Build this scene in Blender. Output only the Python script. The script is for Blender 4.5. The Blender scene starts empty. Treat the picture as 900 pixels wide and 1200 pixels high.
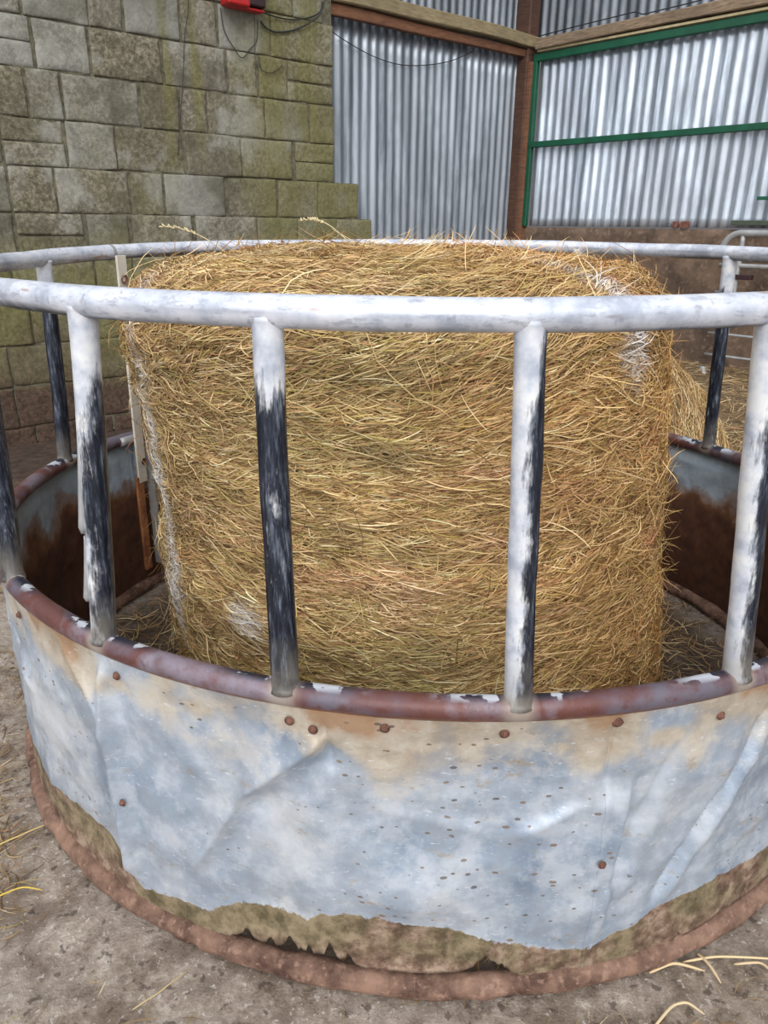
import bpy, math, random
import numpy as np
from mathutils import Matrix, Vector
rng = np.random.default_rng(7)
random.seed(7)
COL = bpy.context.scene.collection
PI = math.pi
sc = bpy.context.scene

# ------------------------------------------------------------ numpy noise
def _h(ix, iy, iz, seed):
    n = (ix * 374761393 + iy * 668265263 + iz * 2147483647 + seed * 144665) & 0xffffffff
    n = ((n ^ (n >> 13)) * 1274126177) & 0xffffffff
    n = ((n ^ (n >> 16)) * 2246822519) & 0xffffffff
    return ((n ^ (n >> 15)) & 0xffff) / 32767.5 - 1.0
def vn(x, y, z, seed=0):
    x, y, z = np.broadcast_arrays(np.asarray(x, float), np.asarray(y, float), np.asarray(z, float))
    fx, fy, fz = np.floor(x), np.floor(y), np.floor(z)
    ix, iy, iz = fx.astype(np.int64), fy.astype(np.int64), fz.astype(np.int64)
    u, v, w = x - fx, y - fy, z - fz
    u, v, w = u*u*(3-2*u), v*v*(3-2*v), w*w*(3-2*w)
    r = 0
    for a in (0, 1):
        for b in (0, 1):
            for c in (0, 1):
                r = r + _h(ix+a, iy+b, iz+c, seed) * (u if a else 1-u) * (v if b else 1-v) * (w if c else 1-w)
    return r
def fbm(x, y, z, seed=0, o=3):
    r, a = 0, 1.0
    for i in range(o):
        r = r + a * vn(x*2**i, y*2**i, z*2**i, seed+i*17); a *= .5
    return r

# ------------------------------------------------------------ mesh helpers
def np_mesh(name, V, Q, mat, parent=None, smooth=True, attrs=None, cols=None, mi=None):
    """V (n,3), Q (m,4) quads"""
    me = bpy.data.meshes.new(name)
    V = np.ascontiguousarray(V, dtype=np.float32); Q = np.ascontiguousarray(Q, dtype=np.int32)
    k = Q.shape[1]
    me.vertices.add(len(V)); me.vertices.foreach_set('co', V.ravel())
    me.loops.add(Q.size); me.loops.foreach_set('vertex_index', Q.ravel())
    me.polygons.add(len(Q))
    me.polygons.foreach_set('loop_start', np.arange(0, Q.size, k, dtype=np.int32))
    me.polygons.foreach_set('loop_total', np.full(len(Q), k, dtype=np.int32))
    me.polygons.foreach_set('use_smooth', np.full(len(Q), smooth))
    for m in (mat if isinstance(mat, (list, tuple)) else [mat]): me.materials.append(m)
    if mi is not None: me.polygons.foreach_set('material_index', np.asarray(mi, dtype=np.int32))
    me.update(calc_edges=True)
    for n, a in (attrs or {}).items():
        at = me.attributes.new(n, 'FLOAT', 'POINT'); at.data.foreach_set('value', np.asarray(a, dtype=np.float32))
    for n, a in (cols or {}).items():
        at = me.attributes.new(n, 'FLOAT_COLOR', 'POINT')
        c = np.ones((len(V), 4), np.float32); c[:, :3] = a
        at.data.foreach_set('color', c.ravel())
    o = bpy.data.objects.new(name, me); COL.objects.link(o)
    if parent: o.parent = parent
    return o
def grid_quads(nu, nv, wrap_u=False, wrap_v=False, off=0):
    """vertex index = iu*nv + iv"""
    iu = np.arange(nu if wrap_u else nu-1); iv = np.arange(nv if wrap_v else nv-1)
    a, b = np.meshgrid(iu, iv, indexing='ij')
    a2, b2 = (a+1) % nu, (b+1) % nv
    return np.stack([a*nv+b, a2*nv+b, a2*nv+b2, a*nv+b2], -1).reshape(-1, 4) + off
def sweep(path, r, sides=12, closed=False, flat=None, cap=True):
    """tube along path; returns V, Q, (angle, along) per vertex. flat=(w,t) for flat bar handled by caller"""
    P = np.asarray(path, float); n = len(P)
    if closed: T = np.roll(P, -1, 0) - np.roll(P, 1, 0)
    else:
        T = np.gradient(P, axis=0)
    T /= np.linalg.norm(T, axis=1)[:, None]
    up = np.array([0, 0, 1.0])
    if abs(T[:, 2]).mean() > .8: up = np.array([0, 1.0, 0])
    A = np.cross(T, up); A /= np.linalg.norm(A, axis=1)[:, None]
    B = np.cross(A, T)
    r = np.broadcast_to(np.asarray(r, float), (n,))
    ang = np.arange(sides) / sides * 2 * PI
    V = P[:, None, :] + r[:, None, None] * (np.cos(ang)[None, :, None] * A[:, None, :] + np.sin(ang)[None, :, None] * B[:, None, :])
    V = V.reshape(-1, 3)
    Q = grid_quads(n, sides, closed, True)
    if cap and not closed:
        V = np.vstack([V, P[0], P[-1]])
        c0, c1 = n*sides, n*sides+1
        j = np.arange(0, sides, 2)
        q0 = np.stack([np.full(len(j), c0), j, (j+1) % sides, (j+2) % sides], -1)
        b = (n-1)*sides
        q1 = np.stack([np.full(len(j), c1), b+(j+2) % sides, b+(j+1) % sides, b+j], -1)
        Q = np.vstack([Q, q0, q1])
    return V, Q
def boxvq(c, size, ex=(1,0,0), ey=(0,1,0), ez=(0,0,1)):
    ex, ey, ez = (np.array(e, float) for e in (ex, ey, ez)); c = np.array(c, float)
    s = np.array(size)/2
    V = np.array([c + sx*s[0]*ex + sy*s[1]*ey + sz*s[2]*ez for sx in (-1,1) for sy in (-1,1) for sz in (-1,1)])
    Q = np.array([[0,1,3,2],[4,6,7,5],[0,4,5,1],[2,3,7,6],[0,2,6,4],[1,5,7,3]])
    return V, Q
def join(parts):
    Vs, Qs, o = [], [], 0
    for V, Q in parts:
        Vs.append(V); Qs.append(Q+o); o += len(V)
    return np.vstack(Vs), np.vstack(Qs)
def bevel(o, w, seg=2):
    m = o.modifiers.new('bevel', 'BEVEL'); m.width = w; m.segments = seg; m.limit_method = 'ANGLE'; return o
def tag(o, label=None, cat=None, group=None, kind=None):
    if label: o['label'] = label
    if cat: o['category'] = cat
    if group: o['group'] = group
    if kind: o['kind'] = kind
    return o
def thing(name, label, cat, loc=(0, 0, 0), group=None):
    o = bpy.data.objects.new(name, None); COL.objects.link(o); o.empty_display_size = .1
    tag(o, label, cat, group); return o

# ------------------------------------------------------------ materials
class NT:
    def __init__(s, name):
        s.m = bpy.data.materials.new(name); s.m.use_nodes = True
        s.t = s.m.node_tree; s.b = s.t.nodes['Principled BSDF']
    def n(s, ty, **kw):
        x = s.t.nodes.new(ty)
        for k, v in kw.items():
            if k in x.inputs.keys() if isinstance(k, str) else False: x.inputs[k].default_value = v
            else: setattr(x, k, v)
        return x
    def l(s, a, b): s.t.links.new(a, b)
    def pos(s):
        g = s.t.nodes.new('ShaderNodeTexCoord'); return g.outputs['Object']
    def mapping(s, scale, rot=(0, 0, 0)):
        m = s.t.nodes.new('ShaderNodeMapping'); m.inputs['Scale'].default_value = scale; m.inputs['Rotation'].default_value = rot
        s.l(s.pos(), m.inputs['Vector']); return m.outputs[0]
    def noise(s, scale, detail=5, rough=.6, vec=None, dist=0):
        x = s.t.nodes.new('ShaderNodeTexNoise'); x.inputs['Scale'].default_value = scale
        x.inputs['Detail'].default_value = detail; x.inputs['Roughness'].default_value = rough; x.inputs['Distortion'].default_value = dist
        s.l(vec if vec else s.pos(), x.inputs['Vector']); return x.outputs['Fac']
    def attr(s, name, out='Fac'):
        x = s.t.nodes.new('ShaderNodeAttribute'); x.attribute_name = name; return x.outputs[out]
    def ramp(s, fac, stops, interp='LINEAR'):
        x = s.t.nodes.new('ShaderNodeValToRGB'); x.color_ramp.interpolation = interp
        e = x.color_ramp.elements
        while len(e) < len(stops): e.new(.5)
        for i, (p, c) in enumerate(stops):
            e[i].position = p; e[i].color = (*c, 1) if not isinstance(c, (int, float)) else (c, c, c, 1)
        s.l(fac, x.inputs[0]); return x.outputs[0]
    def math(s, op, a, b=None, clamp=False):
        x = s.t.nodes.new('ShaderNodeMath'); x.operation = op; x.use_clamp = clamp
        for i, v in enumerate((a, b)):
            if v is None: continue
            if isinstance(v, (int, float)): x.inputs[i].default_value = v
            else: s.l(v, x.inputs[i])
        return x.outputs[0]
    def mix(s, f, a, b, blend='MIX'):
        x = s.t.nodes.new('ShaderNodeMix'); x.data_type = 'RGBA'; x.blend_type = blend
        for i, v in ((0, f), (6, a), (7, b)):
            if isinstance(v, (int, float)): x.inputs[i].default_value = v
            elif isinstance(v, tuple): x.inputs[i].default_value = (*v, 1)
            else: s.l(v, x.inputs[i])
        return x.outputs[2]
    def set(s, color=None, rough=None, metal=None, bump=None, bstr=.3, bdist=.01, spec=None):
        for k, v in (('Base Color', color), ('Roughness', rough), ('Metallic', metal), ('Specular IOR Level', spec)):
            if v is None: continue
            if isinstance(v, (int, float)): s.b.inputs[k].default_value = v
            elif isinstance(v, tuple): s.b.inputs[k].default_value = (*v, 1)
            else: s.l(v, s.b.inputs[k])
        if bump is not None:
            x = s.t.nodes.new('ShaderNodeBump'); x.inputs['Strength'].default_value = bstr; x.inputs['Distance'].default_value = bdist
            s.l(bump, x.inputs['Height']); s.l(x.outputs[0], s.b.inputs['Normal'])
        return s.m

def m_zinc_rail():
    k = NT('zinc_rail')
    a = k.noise(14, 6, .65); b = k.noise(60, 4, .6); st = k.noise(9, 3, .5, k.mapping((1, 1, 5)))
    c = k.ramp(a, [(.36, (.42, .46, .54)), (.48, (.62, .65, .73)), (.62, (.78, .79, .85))])
    c = k.mix(k.ramp(b, [(.60, 0.0), (.70, .55)]), c, (.25, .25, .28))
    c = k.mix(k.ramp(st, [(.66, 0.0), (.70, .7)]), c, (.42, .26, .17))
    c = k.mix(k.ramp(k.noise(30, 6, .7, k.mapping((1, 1, 4))), [(.38, .6), (.46, 0.0)]), c, (.36, .38, .45))
    shade_grime = k.math('MULTIPLY', k.attr('under'), k.ramp(k.noise(40, 4, .6), [(.3, .6), (.5, 1.0)]))
    c = k.mix(shade_grime, c, (.045, .05, .06))  # underside shade and grime mixed into the zinc colour
    c = k.mix(k.math('MULTIPLY', k.attr('seam'), .65), c, (.20, .20, .24))
    return k.set(c, k.ramp(a, [(.3, .34), (.7, .5)]), .25, b, .25, .002)
def m_upright():
    k = NT('worn_upright_zinc')
    w = k.attr('wear')           # 1 = polished bare dark steel, 0 = whitish zinc
    n = k.noise(70, 5, .65, k.mapping((1, 1, .35))); n2 = k.noise(25, 4, .6)
    ns = k.noise(150, 5, .7, k.mapping((1, 1, .12))); nb = k.noise(11, 4, .6)
    f = k.math('ADD', w, k.math('MULTIPLY', k.math('SUBTRACT', n, .5), 1.6))
    f = k.math('ADD', f, k.math('MULTIPLY', k.math('SUBTRACT', ns, .5), 1.8)); f = k.math('ADD', f, k.math('MULTIPLY', k.math('SUBTRACT', nb, .5), 1.2))
    z = k.ramp(n2, [(.35, (.40, .43, .50)), (.5, (.60, .62, .67)), (.62, (.74, .74, .74))])
    d = k.ramp(ns, [(.38, (.010, .012, .020)), (.52, (.028, .034, .052)), (.64, (.13, .15, .19)), (.74, (.35, .38, .43))])
    fm = k.ramp(f, [(.25, 0.0), (.5, .55), (.75, 1.0)])
    c = k.mix(fm, z, d)
    dirt = k.math('MULTIPLY', k.attr('dirt'), k.ramp(n2, [(.35, .3), (.6, 1.0)]))
    c = k.mix(dirt, c, (.27, .25, .22))
    return k.set(c, k.ramp(fm, [(0, .45), (1, .3)]), k.math('MULTIPLY', fm, .35), n, .3, .002)
def m_mid():
    k = NT('rusty_worn_rail')
    n = k.noise(5, 5, .6); n2 = k.noise(40, 5, .65); n3 = k.noise(34, 3, .5)
    c = k.ramp(n, [(.38, (.14, .12, .15)), (.45, (.13, .065, .07)), (.52, (.14, .05, .04)), (.60, (.24, .20, .24)), (.70, (.10, .035, .025))])
    c = k.mix(k.attr('navy'), c, (.018, .022, .04))
    c = k.mix(k.ramp(n2, [(.55, 0.0), (.68, .6)]), c, (.10, .035, .02))
    c = k.mix(k.math('MULTIPLY', k.ramp(n3, [(.53, 0.0), (.56, .9)]), k.attr('chip')), c, (.66, .69, .76))
    c = k.mix(k.attr('low'), c, k.ramp(n2, [(.3, (.10, .035, .02)), (.7, (.30, .13, .07))]))
    c = k.mix(k.attr('weld'), c, (.42, .36, .31))
    return k.set(c, .48, .15, n2, .4, .003)
def m_rust(name='rust', a=(.10, .035, .02), b=(.34, .16, .10), sc=18, mossy=0):
    k = NT(name)
    n = k.noise(sc, 7, .7); n2 = k.noise(sc*5, 4, .6)
    c = k.ramp(n, [(.37, a), (.5, tuple((x+y)/2 for x, y in zip(a, b))), (.63, b)])
    c = k.mix(k.ramp(n2, [(.55, 0.0), (.66, .5)]), c, tuple(min(1, x*1.35+.03) for x in b))
    return k.set(c, .85, 0, n2, .6, .004)
def m_skirt_out():
    k = NT('weathered_zinc_sheet')
    n = k.noise(4.5, 6, .62); nb = k.noise(16, 6, .65); nf = k.noise(90, 3, .6)
    c = k.ramp(n, [(.34, (.22, .28, .37)), (.45, (.32, .38, .46)), (.54, (.41, .455, .52)), (.64, (.56, .585, .61))])
    c = k.mix(k.ramp(nb, [(.47, 0.0), (.62, .45)]), c, (.68, .71, .76))
    c = k.mix(k.ramp(nb, [(.34, .6), (.46, 0.0)]), c, (.30, .33, .38))
    # tan staining that has run from the top rail and around bolts
    st = k.math('ADD', k.attr('topstain'), k.math('MULTIPLY', k.math('SUBTRACT', k.noise(8, 5, .6), .5), 1.8))
    c = k.mix(k.ramp(st, [(.30, 0.0), (.62, .85)]), c, k.ramp(nb, [(.35, (.42, .31, .19)), (.6, (.60, .53, .42))]))
    c = k.mix(k.ramp(st, [(.80, 0.0), (1.0, .75)]), c, (.34, .17, .07))
    # mud and dung blotches
    bl = k.noise(9, 7, .75, k.mapping((1, 1, 2.2)))
    c = k.mix(k.ramp(bl, [(.585, 0.0), (.66, .7)]), c, (.36, .29, .20))
    sc2 = k.noise(55, 4, .7, k.mapping((1, 1, 3)))
    c = k.mix(k.ramp(sc2, [(.62, 0.0), (.68, .6)]), c, (.74, .76, .80))
    # splashed specks
    v = k.t.nodes.new('ShaderNodeTexVoronoi'); v.inputs['Scale'].default_value = 50; v.inputs['Randomness'].default_value = 1
    k.l(k.mapping((1, 1, 1.9), (.3, .2, 0)), v.inputs['Vector'])
    sz = k.math('MULTIPLY', k.ramp(k.noise(3.5, 3, .5), [(.40, .15), (.56, 1.0)]), .30)
    hue = k.t.nodes.new('ShaderNodeSeparateColor'); k.l(v.outputs['Color'], hue.inputs[0])
    sz = k.math('MULTIPLY', sz, k.math('POWER', hue.outputs[0], 2.0))
    sp = k.math('LESS_THAN', k.math('ADD', v.outputs['Distance'], k.math('MULTIPLY', nf, .34)), k.math('ADD', sz, .175))
    c = k.mix(k.math('MULTIPLY', sp, .8), c, k.mix(hue.outputs[1], (.09, .08, .075), (.26, .17, .10)))
    # rusted, mossy lower band
    zb = k.math('ADD', k.attr('rustz'), k.math('MULTIPLY', k.math('SUBTRACT', nb, .5), .05))
    rm = k.ramp(k.math('MULTIPLY', zb, 10), [(0.0, 1.0), (.035, 0.0)])
    rn = k.noise(30, 6, .7)
    mossf = k.math('MULTIPLY', k.attr('moss'), k.ramp(k.noise(9, 3, .6), [(.38, 0.0), (.52, 1.0)]))
    rc = k.ramp(rn, [(.38, (.09, .05, .032)), (.5, (.20, .125, .085)), (.62, (.37, .27, .20))])
    mc = k.ramp(rn, [(.38, (.10, .08, .038)), (.6, (.27, .215, .125))])
    rc = k.mix(mossf, rc, mc)
    c = k.mix(rm, c, rc)
    rough = k.math('ADD', k.math('MULTIPLY', rm, .4), k.ramp(n, [(.3, .42), (.7, .55)]))
    return k.set(c, rough, k.math('MULTIPLY', k.math('SUBTRACT', 1.0, rm), .18), k.math('ADD', nb, k.math('MULTIPLY', k.math('MULTIPLY', rm, rn), 2)), .35, .006)
def m_skirt_in():
    k = NT('inner_rusted_sheet')
    n = k.noise(5, 5, .6); nf = k.noise(26, 5, .65)
    f = k.math('ADD', k.attr('topdist'), k.math('MULTIPLY', k.math('SUBTRACT', n, .5), .38))
    z = k.ramp(nf, [(.3, (.26, .32, .38)), (.7, (.40, .46, .52))])
    r = k.ramp(nf, [(.3, (.05, .018, .009)), (.7, (.115, .042, .018))])
    e = k.ramp(f, [(.10, 0.0), (.12, .6), (.16, 1.0)])
    c = k.mix(e, z, k.mix(k.ramp(f, [(.12, 0.0), (.2, 1.0)]), (.22, .10, .04), r))
    return k.set(c, k.ramp(e, [(0, .5), (1, .85)]), 0, nf, .3, .003)
def m_block():
    k = NT('mossy_concrete_block')
    t = k.attr('tone'); n = k.noise(3.2, 6, .65); nf = k.noise(45, 6, .75); nm = k.noise(1.7, 5, .6, k.mapping((1, 1, .45)))
    c = k.ramp(nf, [(.38, (.085, .073, .045)), (.5, (.175, .155, .10)), (.62, (.32, .285, .21))])
    c = k.mix(k.ramp(t, [(0, .0), (.6, .15), (1, .6)]), c, (.36, .36, .34))
    c = k.mix(k.ramp(k.attr('tone2'), [(0, .5), (.5, 0.0)]), c, (.11, .10, .06))
    c = k.mix(k.ramp(n, [(.52, 0.0), (.62, .5)]), c, (.42, .41, .37))
    c = k.mix(k.ramp(n, [(.36, .65), (.48, 0.0)]), c, (.085, .075, .045))
    mf = k.math('ADD', k.attr('moss'), k.math('MULTIPLY', k.math('SUBTRACT', nm, .5), 1.7))
    c = k.mix(k.ramp(mf, [(.35, 0.0), (.8, .75)]), c, k.ramp(nf, [(.3, (.105, .10, .03)), (.7, (.23, .21, .08))]))
    c = k.mix(k.attr('dirt'), c, k.ramp(nf, [(.38, (.04, .022, .015)), (.62, (.12, .07, .05))]))
    return k.set(c, .95, 0, nf, .75, .012)
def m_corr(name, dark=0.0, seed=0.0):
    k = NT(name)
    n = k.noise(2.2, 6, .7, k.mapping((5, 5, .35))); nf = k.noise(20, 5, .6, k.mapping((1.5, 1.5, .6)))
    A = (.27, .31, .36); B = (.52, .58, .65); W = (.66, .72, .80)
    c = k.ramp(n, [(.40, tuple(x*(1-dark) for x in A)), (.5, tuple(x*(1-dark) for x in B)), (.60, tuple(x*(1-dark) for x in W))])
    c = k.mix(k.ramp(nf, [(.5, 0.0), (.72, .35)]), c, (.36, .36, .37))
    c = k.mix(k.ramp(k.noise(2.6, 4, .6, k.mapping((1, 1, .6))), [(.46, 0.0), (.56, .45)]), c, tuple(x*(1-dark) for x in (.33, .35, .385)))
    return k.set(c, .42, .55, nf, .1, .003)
def m_wood(name, a, b, sc=1.0, ax=(1, 1, 8)):
    k = NT(name)
    n = k.noise(12*sc, 6, .7, k.mapping(ax)); n2 = k.noise(3, 4, .6)
    c = k.ramp(n, [(.3, a), (.7, b)])
    c = k.mix(k.ramp(n2, [(.4, 0.0), (.7, .5)]), c, tuple(x*.5 for x in a))
    return k.set(c, .8, 0, n, .4, .006)
def m_plain(name, col, rough=.6, metal=0, var=.3, sc=20, bump=.2):
    k = NT(name); n = k.noise(sc, 5, .6)
    c = k.ramp(n, [(.3, tuple(x*(1-var) for x in col)), (.7, tuple(min(1, x*(1+var)) for x in col))])
    return k.set(c, rough, metal, n, bump, .003)
def m_strand(name='hay_strand', rough=.55):
    k = NT(name)
    c = k.attr('col', 'Color')
    k.set(c, rough, 0, spec=.35)
    k.b.inputs['Subsurface Weight'].default_value = 0
    return k.m
def m_core():
    k = NT('hay_core'); n = k.noise(30, 6, .7, k.mapping((1, 1, 5))); n2 = k.noise(5, 4)
    c = k.ramp(n, [(.38, (.12, .07, .025)), (.5, (.28, .175, .075)), (.62, (.46, .31, .14))])
    return k.set(c, .95, 0, n, 1.0, .015)
def m_floor():
    k = NT('muddy_concrete_floor')
    n = k.noise(1.6, 7, .65); nf = k.noise(19, 8, .8); n3 = k.noise(6, 6, .65); peb = k.noise(90, 3, .6)
    c = k.ramp(nf, [(.36, (.11, .078, .055)), (.48, (.30, .235, .18)), (.56, (.42, .345, .28)), (.66, (.62, .54, .46))])
    c = k.mix(k.ramp(n, [(.42, 0.0), (.58, .5)]), c, (.47, .40, .345))
    c = k.mix(k.ramp(n3, [(.38, .7), (.49, 0.0)]), c, (.17, .12, .085))
    c = k.mix(k.ramp(peb, [(.62, 0.0), (.68, .6)]), c, (.72, .66, .60))
    c = k.mix(k.ramp(k.noise(55, 3, .5), [(.33, .7), (.39, 0.0)]), c, (.07, .05, .04))
    c = k.mix(k.attr('bed'), c, k.ramp(nf, [(.36, (.07, .045, .022)), (.62, (.26, .17, .085))]))
    c = k.mix(k.attr('floor_dark'), c, k.ramp(nf, [(.36, (.03, .018, .012)), (.62, (.10, .062, .042))]))
    return k.set(c, .92, 0, k.math('ADD', nf, k.math('MULTIPLY', peb, .4)), .8, .015)

M = dict(rail=m_zinc_rail(), upright=m_upright(), mid=m_mid(), bottom=m_rust('flaking_rust', (.075, .036, .024), (.28, .165, .115), 14),
         orange=m_rust('orange_rust', (.16, .055, .02), (.36, .14, .05), 15), sout=m_skirt_out(), sin=m_skirt_in(),
         cream=m_plain('cream_painted_strap', (.62, .56, .48), .6, 0, .15), bolt=m_rust('bolt_rust', (.09, .035, .025), (.22, .10, .065), 60),
         block=m_block(), mortar=m_plain('mortar_joint', (.12, .108, .07), .95, 0, .6, 30, .9),
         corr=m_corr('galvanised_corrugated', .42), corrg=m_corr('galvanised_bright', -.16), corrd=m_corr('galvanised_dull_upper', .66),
         post=m_wood('dark_brown_timber', (.045, .02, .012), (.13, .06, .035)), plank=m_wood('orange_brown_timber', (.10, .04, .02), (.27, .12, .06)),
         pale=m_wood('weathered_pale_timber', (.17, .125, .06), (.36, .29, .17)), grey=m_wood('grey_brown_timber', (.13, .085, .05), (.36, .26, .17)),
         strip=m_plain('bare_timber_strip', (.62, .52, .30), .8, 0, .2), green=m_plain('green_painted_steel', (.005, .085, .042), .5, 0, .25, 10),
         dgreen=m_plain('faded_dark_green', (.07, .09, .06), .8, 0, .3, 10),
         dirtwall=m_rust('dirty_concrete', (.07, .045, .03), (.19, .125, .085), 5), floor=m_floor(), strand=m_strand(), core=m_core(),
         cable=m_plain('black_cable', (.015, .015, .015), .5), red=m_plain('red_plastic', (.42, .012, .012), .4, 0, .1), black=m_plain('black_plastic', (.03, .012, .015), .45),
         galv=m_plain('grey_galvanised_tube', (.36, .36, .36), .5, .3, .2), grime=m_plain('grey_lichen', (.6, .6, .56), .9, 0, .1), brick=m_rust('red_brick', (.12, .04, .03), (.25, .1, .07), 40))

# ------------------------------------------------------------ ring geometry (metres, feeder centred on origin, viewer at -y)
ZM, ZT = .5406, 1.0943
def ring_pt(which, th):
    th = np.asarray(th, float); s, c = np.sin(th), np.cos(th)
    if which == 'b': return np.stack([1.013*s, -c, 0*s + .022], -1)
    if which == 'm':
        x, y = .0043 + 1.0118*s, -.0035 - .9995*c
        return np.stack([x, y, ZM - .00605*x - .0209*y], -1)
    x, y = -.0062 + .991*s, .0062 - .9823*c
    return np.stack([x, y, ZT + .00917*x + .01696*y], -1)
R_ = math.radians

feeder = thing('ring_feeder', 'round galvanised steel cattle feeder with dented sheet skirt, standing around the hay bale', 'cattle feeder')

# rails
TH = np.radians(np.arange(0, 360, .5))
def ring_noise(th, seed, f=5): return vn(np.cos(th)*f, np.sin(th)*f, 3.3, seed)
P = ring_pt('t', TH); P[:, 2] += .0025*ring_noise(TH, 3, 4); P[:, :2] *= (1+.003*ring_noise(TH, 5, 3))[:, None]
TS = 24
V, Q = sweep(P, .0205 + .0008*ring_noise(TH, 8, 14), TS, True)
_r = V-np.repeat(P, TS, 0); _t = np.repeat(TH, TS)
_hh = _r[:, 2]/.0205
under = np.clip((-_hh-.70+.55*vn(np.cos(_t)*3.3, np.sin(_t)*3.3, 0, 205))*3, 0, 1)*.9  # shade under the tube painted dark, broken into grime patches
seam = np.clip(1-np.abs(_hh-.05-.15*vn(np.cos(_t)*6, np.sin(_t)*6, 0, 206))*7, 0, 1)*np.clip(vn(np.cos(_t)*9, np.sin(_t)*9, 4, 207)+.5, 0, 1)
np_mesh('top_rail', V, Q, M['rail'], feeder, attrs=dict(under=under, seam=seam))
P = ring_pt('m', TH); P[:, 2] += .002*ring_noise(TH, 13, 4)
NS = 20
V, Q = sweep(P, .0185, NS, True)
upr = [  # (theta deg middle, theta deg top, present)
    (-47.4, -49.0), (-29.3, -27.2), (-10.8, -10.9), (7.4, 7.1), (27.0, 25.6), (46, 45.5), (65, 64.5), (83, 83), (101, 101), (118.7, 119.2),
    (150, 150), (166, 166), (180, 180), (-160, -160), (-138, -138), (-94.6, -95.2), (-66, -66)]
ang = np.tile(np.arange(NS)/NS*2*PI, len(TH)); thv = np.repeat(TH, NS)
ctr = np.repeat(P, NS, 0); rel = V[:len(ctr)] - ctr
low = np.clip((-rel[:, 2]/.0185 - .35)*4, 0, 1) * np.clip((rel[:, 0]*ctr[:, 0]+rel[:, 1]*ctr[:, 1])*100+.6, 0, 1)
weld = np.zeros(len(V)); chip = np.zeros(len(V))
for a, b in upr:
    d = np.abs((np.degrees(thv) - a + 180) % 360 - 180)
    weld = np.maximum(weld, np.clip(1.5 - d/1.0, 0, 1)*.85)
    chip = np.maximum(chip, np.clip(1.4 - d/5.0, 0, 1))
topi = np.clip(rel[:, 2]/.0185-.25, 0, 1)*1.4*np.clip(-(rel[:, 0]*ctr[:, 0]+rel[:, 1]*ctr[:, 1])*80+.9, 0, 1)
navy = np.clip(chip*topi*1.6, 0, 1)*(1-weld)
line = np.clip(1-np.abs(rel[:, 2]/.0185-.45)*9, 0, 1)*(rel[:, 0]*ctr[:, 0]+rel[:, 1]*ctr[:, 1] > 0)*.55*np.clip(.6+ring_noise(thv, 209, 9), 0, 1)
np_mesh('middle_rail', V, Q, M['mid'], feeder, attrs=dict(low=low, weld=np.maximum(weld, line), chip=np.clip(chip*topi*2, 0, 1), navy=navy))
P = ring_pt('b', TH); P[:, 2] += .003*ring_noise(TH, 23, 4) - .002; P[:, :2] *= (1+.006*ring_noise(TH, 25, 3))[:, None]
rr = .021 + .0025*fbm(np.cos(TH)*12, np.sin(TH)*12, 0, 31)
V, Q = sweep(P, rr, 16, True)
V = V + .0022*fbm(V[:, 0]*40, V[:, 1]*40, V[:, 2]*40, 77)[:, None]*np.array([1, 1, .6])
V[:, 2] = np.maximum(V[:, 2], .0005)
np_mesh('bottom_rail', V, Q, M['bottom'], feeder)

# uprights
for i, (tm, tt) in enumerate(upr):
    a = ring_pt('m', R_(tm)); b = ring_pt('t', R_(tt)); a = a + [0, 0, .006]; b = b - [0, 0, .006]
    n = 90; t = np.linspace(0, 1, n)[:, None]
    path = a*(1-t) + b*t
    path[:, 0] += .0025*vn(t[:, 0]*3, i*3.1, 0, 41); path[:, 1] += .0025*vn(t[:, 0]*3, i*3.1, 5, 42)
    r = .0192 + .0006*vn(t[:, 0]*9, i, 1, 43) + .0035*np.exp(-t[:, 0]/.012) + .003*np.exp(-(1-t[:, 0])/.012)
    S = 20
    V, Q = sweep(path, r, S)
    tt_ = np.repeat(t[:, 0], S); c_ = np.repeat(path, S, 0); rel = V[:n*S]-c_
    side = rel[:, 0]/.0192                       # +1 = right side (x)
    inner = -(rel[:, 0]*c_[:, 0] + rel[:, 1]*c_[:, 1])/.0192/np.hypot(c_[:, 0], c_[:, 1])
    nz = vn(tt_*4, side*.6, i*7.7, 51)
    if tm in (7.4, 27.0):      # darker on the right side, whitish on the left
        w = .5 + 1.0*(side+.15) - .9*np.clip((tt_-.72)*4, 0, 1) + .25*nz
    elif tm == -29.3:
        w = .9 + .6*(side) - 1.3*np.clip((tt_-.62)*3.5, 0, 1) + .2*nz - .15
    else:
        w = 1.15 - 1.5*np.clip((tt_-.76)*6, 0, 1) + .25*nz
    dirt = np.clip(.9 - tt_*5, 0, .75) + .6*np.clip(1-tt_/.03, 0, 1)
    w = np.append(w, [1, 0]); dirt = np.clip(np.append(dirt, [1, 0]), 0, 1)
    u = np_mesh('upright', V, Q, M['upright'], feeder, attrs=dict(wear=w, dirt=dirt))
    if tm == -29.3:
        # old weld ledges and strip on the left side of this upright
        for zz, hh in ((.36, .30), (.14, .21)):
            p0 = a*(1-zz)+b*zz + np.array([-.0165, -.010, 0]); p1 = a*(1-zz-hh)+b*(zz+hh) + np.array([-.0150, -.008, 0])
            s_ = np.linspace(0, 1, 16)[:, None]
            V, Q = sweep(p0*(1-s_)+p1*s_, (.0050*(1-s_[:, 0])**1.5+.0020)*np.where(s_[:, 0] < .04, .45, 1), 8)
            np_mesh('weld_ridge', V, Q, M['galv'], u)

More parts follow.
